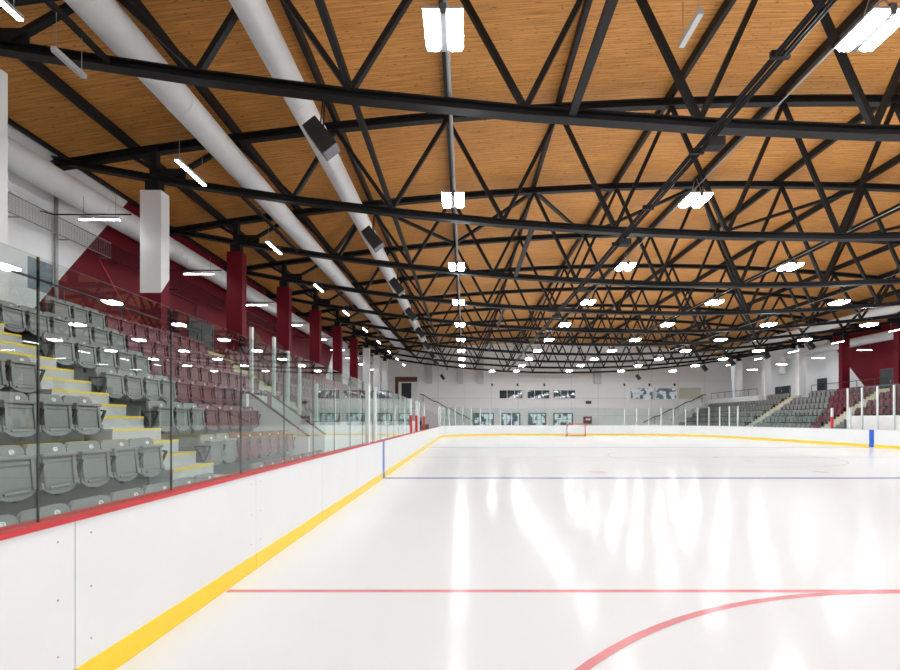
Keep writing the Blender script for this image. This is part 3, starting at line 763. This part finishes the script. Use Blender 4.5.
# ------------------------------------------------------------------ speakers
def speaker():
    t = thing('hanging_speaker', '', 'loudspeaker', (0, 0, 0), 'black loudspeakers')
    R = Matrix.Rotation(math.radians(-38), 3, 'Y')
    mb = MB(); mb.prism([(-.15, .32), (.15, .32), (.17, -.32), (-.17, -.32)], 'y', -.16, .16)
    for v in mb.b.verts: v.co = R @ v.co
    mb.build('cabinet', M['speaker'], t)
    mb = MB(); mb.box(-.155, .155, -.145, .145, -.335, -.322)
    for v in mb.b.verts: v.co = R @ v.co
    mb.build('grille', M['grille'], t)
    MB().tube([(0, .1, .1), (.05, .05, .75)], .018, 6).tube([(0, -.1, .1), (.05, -.05, .75)], .012, 6).build('hanger', M['steel'], t)
    kids[t] = list(t.children); return t
SPK = speaker()
spots = [(-2.75, ZN[n] + .05, 7.03) for n in range(0, 8)] + [(2 * XC + 2.75, ZN[n] + .05, 7.05) for n in range(5, 9)] + [(20.0, 55.2, 6.6), (-2.6, 55.2, 6.6)]
for i, p in enumerate(spots):
    if i < 8: lab = f'black loudspeaker hung beside the narrower duct, {ordn(i + 1)} from near end'
    elif i < 12: lab = f'black loudspeaker hung in front of the opposite stand, {ordn(12 - i)} from the far end'
    else: lab = ('black loudspeaker hung before the far wall right of the cream blind', 'black loudspeaker hung before the far wall near the doorway')[i - 12]
    if i == 0: SPK.location = p; SPK['label'] = lab
    else: dup(SPK, p, lab)

# ------------------------------------------------------------------ far wall fittings
def window(n, x0, x1, z0, z1, blind=False, fr='wframe', mull=1, pm='pane'):
    o = MB()
    for b in ((x0 - .12, x1 + .12, z1, z1 + .12), (x0 - .12, x1 + .12, z0 - .12, z0), (x0 - .12, x0, z0, z1), (x1, x1 + .12, z0, z1)): o.box(b[0], b[1], -.22, -.003, b[2], b[3])
    for k in range(1, mull + 1):
        xm = x0 + (x1 - x0) * k / (mull + 1); o.box(xm - .03, xm + .03, -.07, -.004, z0, z1)
    w = o.build(f'window_{n}', M[fr], loc=(0, YF, 0)); w['kind'] = 'structure'
    MB().box(x0, x1, -.03, -.003, z0, z1).build('pane', M['blind'] if blind else M[pm], w)
    if not blind:
        mb = MB(); mb.box(x0, x1, -.045, -.031, (z0 + z1) / 2 - .02, (z0 + z1) / 2 + .02); mb.build('glazing_bar', M['dframe'], w)
    return w
wn = 0
for a, b in ((4.4, 7.3), (7.95, 10.75), (11.25, 14.05)):
    wn += 1; window(wn, a, b, 4.38, 5.42, mull=2)
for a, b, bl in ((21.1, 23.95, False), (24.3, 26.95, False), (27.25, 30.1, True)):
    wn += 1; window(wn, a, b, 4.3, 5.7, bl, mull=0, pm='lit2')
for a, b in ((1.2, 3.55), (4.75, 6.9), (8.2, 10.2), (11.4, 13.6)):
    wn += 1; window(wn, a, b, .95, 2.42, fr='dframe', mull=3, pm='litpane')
for i, (x, w) in enumerate(((-4.5, .75), (-.6, .7), (1.95, .8), (16.85, .85))):
    tag(MB().box(-w / 2, w / 2, -.5, -.004, 6.25, 9.9, .01).build('pilaster', M['capwhite'], loc=(x, YF - (.45 if x < -3.4 else 0), 0)), f'short white pilaster hanging on the far wall below the trusses, {ordn(i + 1)} from glass side', 'pilaster', 'short white pilasters')
for i, x in enumerate((3.45, 6.7, 10.1, 20.3, 23.5, 26.7)):
    t = thing('wall_camera', f'small grey dome fitting above the far wall windows, {ordn(i + 1)} from glass side', 'wall fitting', (x, YF - .004, 6.15), 'small dome fittings')
    MB().box(-.12, .12, -.1, 0, -.08, .16, .01).build('mount', M['lampbody'], t)
    mb = MB(); bmesh.ops.create_icosphere(mb.b, subdivisions=2, radius=.13); 
    for v in mb.b.verts: v.co += Vector((0, -.12, -.05))
    mb.build('dome', M['cable'], t)
t = thing('wall_sign', 'small dark notice board on the far wall above the maroon box', 'sign', (15.75, YF - .003, 3.7)); MB().box(-.36, .36, -.06, 0, 0, .38, .01).build('frame', M['dframe'], t); MB().box(-.31, .31, -.075, -.061, .05, .33).build('face', M['sign'], t)
t = thing('wall_cabinet', 'maroon box on the far wall beside the goal', 'cabinet', (15.6, YF - .003, 1.2)); MB().box(-.5, .5, -.35, 0, 0, .9, .02).build('body', M['maroonbox'], t); MB().box(-.3, .3, -.37, -.351, .42, .62).build('label_plate', M['badge'], t)
# brown doorway with white portal at the end of the walkway
t = thing('doorway_portal', 'brown-framed doorway with a white portal and dark door in the far corner', 'doorway', (-7.3, YF - .45, 4.25))
MB().box(-1.55, 1.25, -.06, -.003, 0, 2.85).build('brown_panel', M['brown'], t)
b = MB(); b.box(-1.0, -.62, -1.0, -.07, 0, 2.0); b.box(.62, 1.35, -1.0, -.07, 0, 2.0); b.box(-1.0, 1.35, -1.0, -.07, 2.0, 2.15); b.build('portal', M['white'], t)
d = MB().box(-.62, .62, -.98, -.92, 0, 2.0).build('door', M['door'], t); MB().box(.45, .53, -1.03, -.98, 1.0, 1.06).build('handle', M['galv'], d)

struct(MB().box(-9.0, -5.85, 58.6, 60.3, 0, 4.245), 'floor_landing', M['white'])
# goal at the far goal line
t = thing('hockey_goal', 'red framed hockey goal with white net at the far end of the ice', 'goal', (XC + .1, 48.15, 0.002))
gw, gh = .915, 1.22
MB().tube([(-gw, 0, 0), (-gw, 0, gh - .05), (-gw + .05, 0, gh), (gw - .05, 0, gh), (gw, 0, gh - .05), (gw, 0, 0)], .045, 10).build('front_frame', M['redp'], t)
base = [(-gw, 0, .03)] + [(-1.0 * math.cos(a) * 1.1, .25 + .85 * math.sin(a), .03) for a in [PI * k / 10 for k in range(11)]] + [(gw, 0, .03)]
MB().tube(base, .03, 8).build('base_frame', M['redp'], t)
mb = MB()
for k in range(15):
    f = k / 14; x = -gw + 2 * gw * f; a = PI * f
    mb.tube([(x, 0.03, gh), (x, .45, gh - .06), (-1.08 * math.cos(a), .25 + .83 * math.sin(a), .05)], .007, 4)
for k in range(1, 12):
    f = k / 12
    pts = [(-gw, .03, gh * (1 - f))]
    for j in range(11):
        a = PI * j / 10; xb, yb = -1.08 * math.cos(a), .25 + .83 * math.sin(a); xt, yt = -gw + 2 * gw * j / 10, .45
        pts.append((xt + (xb - xt) * f, yt + (yb - yt) * f, (gh - .06) * (1 - f) + .05 * f))
    mb.tube(pts + [(gw, .03, gh * (1 - f))], .007, 4)
mb.build('net', M['net'], t)

# ------------------------------------------------------------------ side walls' fittings
def wall_door(n, side, y0, y1, z0, z1, leaves, m='door', frame='dframe'):
    x = XL if side < 0 else XR; s = -side
    t = MB(); a, b = sorted((x + s * .003, x + s * .06))
    t.box(a, b, y0 - .08, y1 + .08, z1, z1 + .08); t.box(a, b, y0 - .08, y0, z0, z1); t.box(a, b, y1, y1 + .08, z0, z1)
    d = t.build(f'door_{n}', M[frame]); d['kind'] = 'structure'
    w = (y1 - y0) / leaves; a, b = sorted((x + s * .004, x + s * .04))
    for k in range(leaves):
        lf = MB().box(a, b, y0 + k * w + .01, y0 + (k + 1) * w - .01, z0, z1).build('leaf', M[m], d)
        a2, b2 = sorted((x + s * .041, x + s * .09)); MB().box(a2, b2, y0 + k * w + .12, y0 + k * w + .18, z0 + .95, z0 + 1.15).build('handle', M['galv'], lf)
wall_door(1, -1, 21.1, 23.0, wl, 6.1, 2)
wall_door(2, 1, 38.4, 39.5, wl, 5.75, 1)
wall_door(3, 1, 50.4, 53.0, wl, 5.3, 2, 'pane', 'wframe')
t = thing('wall_louvre', 'square dark louvre on the white wall behind the opposite stand', 'louvre', (XR - .003, 46.0, 4.4))
MB().box(-.08, 0, -.6, .6, 0, 1.25).build('frame', M['dframe'], t)
mb = MB()
for k in range(7): mb.box(-.11, -.081, -.52, .52, .1 + .16 * k, .17 + .16 * k)
mb.build('slats', M['cable'], t)
# wire mesh tray along the near wall (two runs, the farther one painted)
def mesh_tray(y0, y1, label, m):
    t = thing('mesh_tray', label, 'cable tray', (XL + .35, y0, 7.05), 'wire trays on the near wall'); L = y1 - y0
    for z in (0, .5): MB().tube([(0, 0, z), (0, L, z)], .018, 6).build('edge_wire', m, t)
    mb = MB(); y = .0
    while y < L: mb.tube([(0, y, 0), (0, y, .5)], .004, 4); y += .1
    for k in range(1, 8): mb.tube([(0, 0, .0625 * k), (0, L, .0625 * k)], .004, 4)
    mb.build('wire_mesh', m, t)
    y = .5
    while y < L: MB().box(-.33, .02, y - .02, y + .02, -.03, 0).build('wall_bracket', m, t); y += 1.6
mesh_tray(9.0, 16.0, 'grey wire mesh tray high on the white wall behind near seats', M['galv'])
mesh_tray(16.05, 33.0, 'maroon wire mesh tray high on the maroon wall', M['railred'])
def pipe(pts, r, m, label, name='wall_pipe', cat='pipe', grp='pipes on the near wall'):
    p0 = Vector(pts[0]); tag(MB().tube([Vector(p) - p0 for p in pts], r, 8).build(name, m, loc=p0), label, cat, grp)
pipe([(XL + .1, 14.15, 4.0), (XL + .1, 14.15, 8.9)], .05, M['galv'], 'vertical grey pipe on the white wall behind the grey seats')
for n in range(1, 9):
    y = ZN[n] - .55
    pipe([(XL + .1, y, 7.6), (XL + .5, y, 7.5), (-9.52, y, 7.5)], .022, M['cable'], f'thin dark support pipe over the {ordn(n + 1)} crosswise strip lamp by the near wall')
pipe([(XL + .05, 15.9, 6.95), (XL + .05, 17.8, 4.9)], .02, M['redp'], 'thin red brace rod on the maroon wall leaning away')
pipe([(XL + .05, 18.6, 6.2), (XL + .05, 16.9, 4.6)], .02, M['redp'], 'thin red brace rod on the maroon wall leaning back')
pipe([(XL + .07, 19.5, 5.2), (XL + .07, 19.5, 6.9), (XL + .07, 21.6, 6.9), (XL + .07, 21.6, 6.2)], .03, M['railred'], 'bent maroon conduit above the dark double door')

# ------------------------------------------------------------------ camera, world, output
cam = bpy.data.cameras.new('camera'); co = bpy.data.objects.new('camera', cam); COL.objects.link(co)
co.location = (0, 0, 1.64); co.rotation_euler = (PI / 2, 0, 0)
cam.sensor_width = 36; cam.sensor_fit = 'HORIZONTAL'; cam.lens = 478 / 900 * 36
cam.shift_x = -15 / 900; cam.shift_y = 85 / 900; cam.clip_end = 300; cam.clip_start = .05
SC.camera = co
w = bpy.data.worlds.new('world'); SC.world = w; w.use_nodes = True
w.node_tree.nodes['Background'].inputs[0].default_value = (.9, .95, 1, 1); w.node_tree.nodes['Background'].inputs[1].default_value = .3
vs = SC.view_settings; vs.view_transform = 'Standard'; vs.look = 'None'; vs.gamma = 1; vs.exposure = 0.8; vs.use_curve_mapping = False
try:
    SC.cycles.transparent_max_bounces = 40; SC.cycles.max_bounces = 10; SC.cycles.diffuse_bounces = 6; SC.cycles.sample_clamp_indirect = 8
except Exception: pass
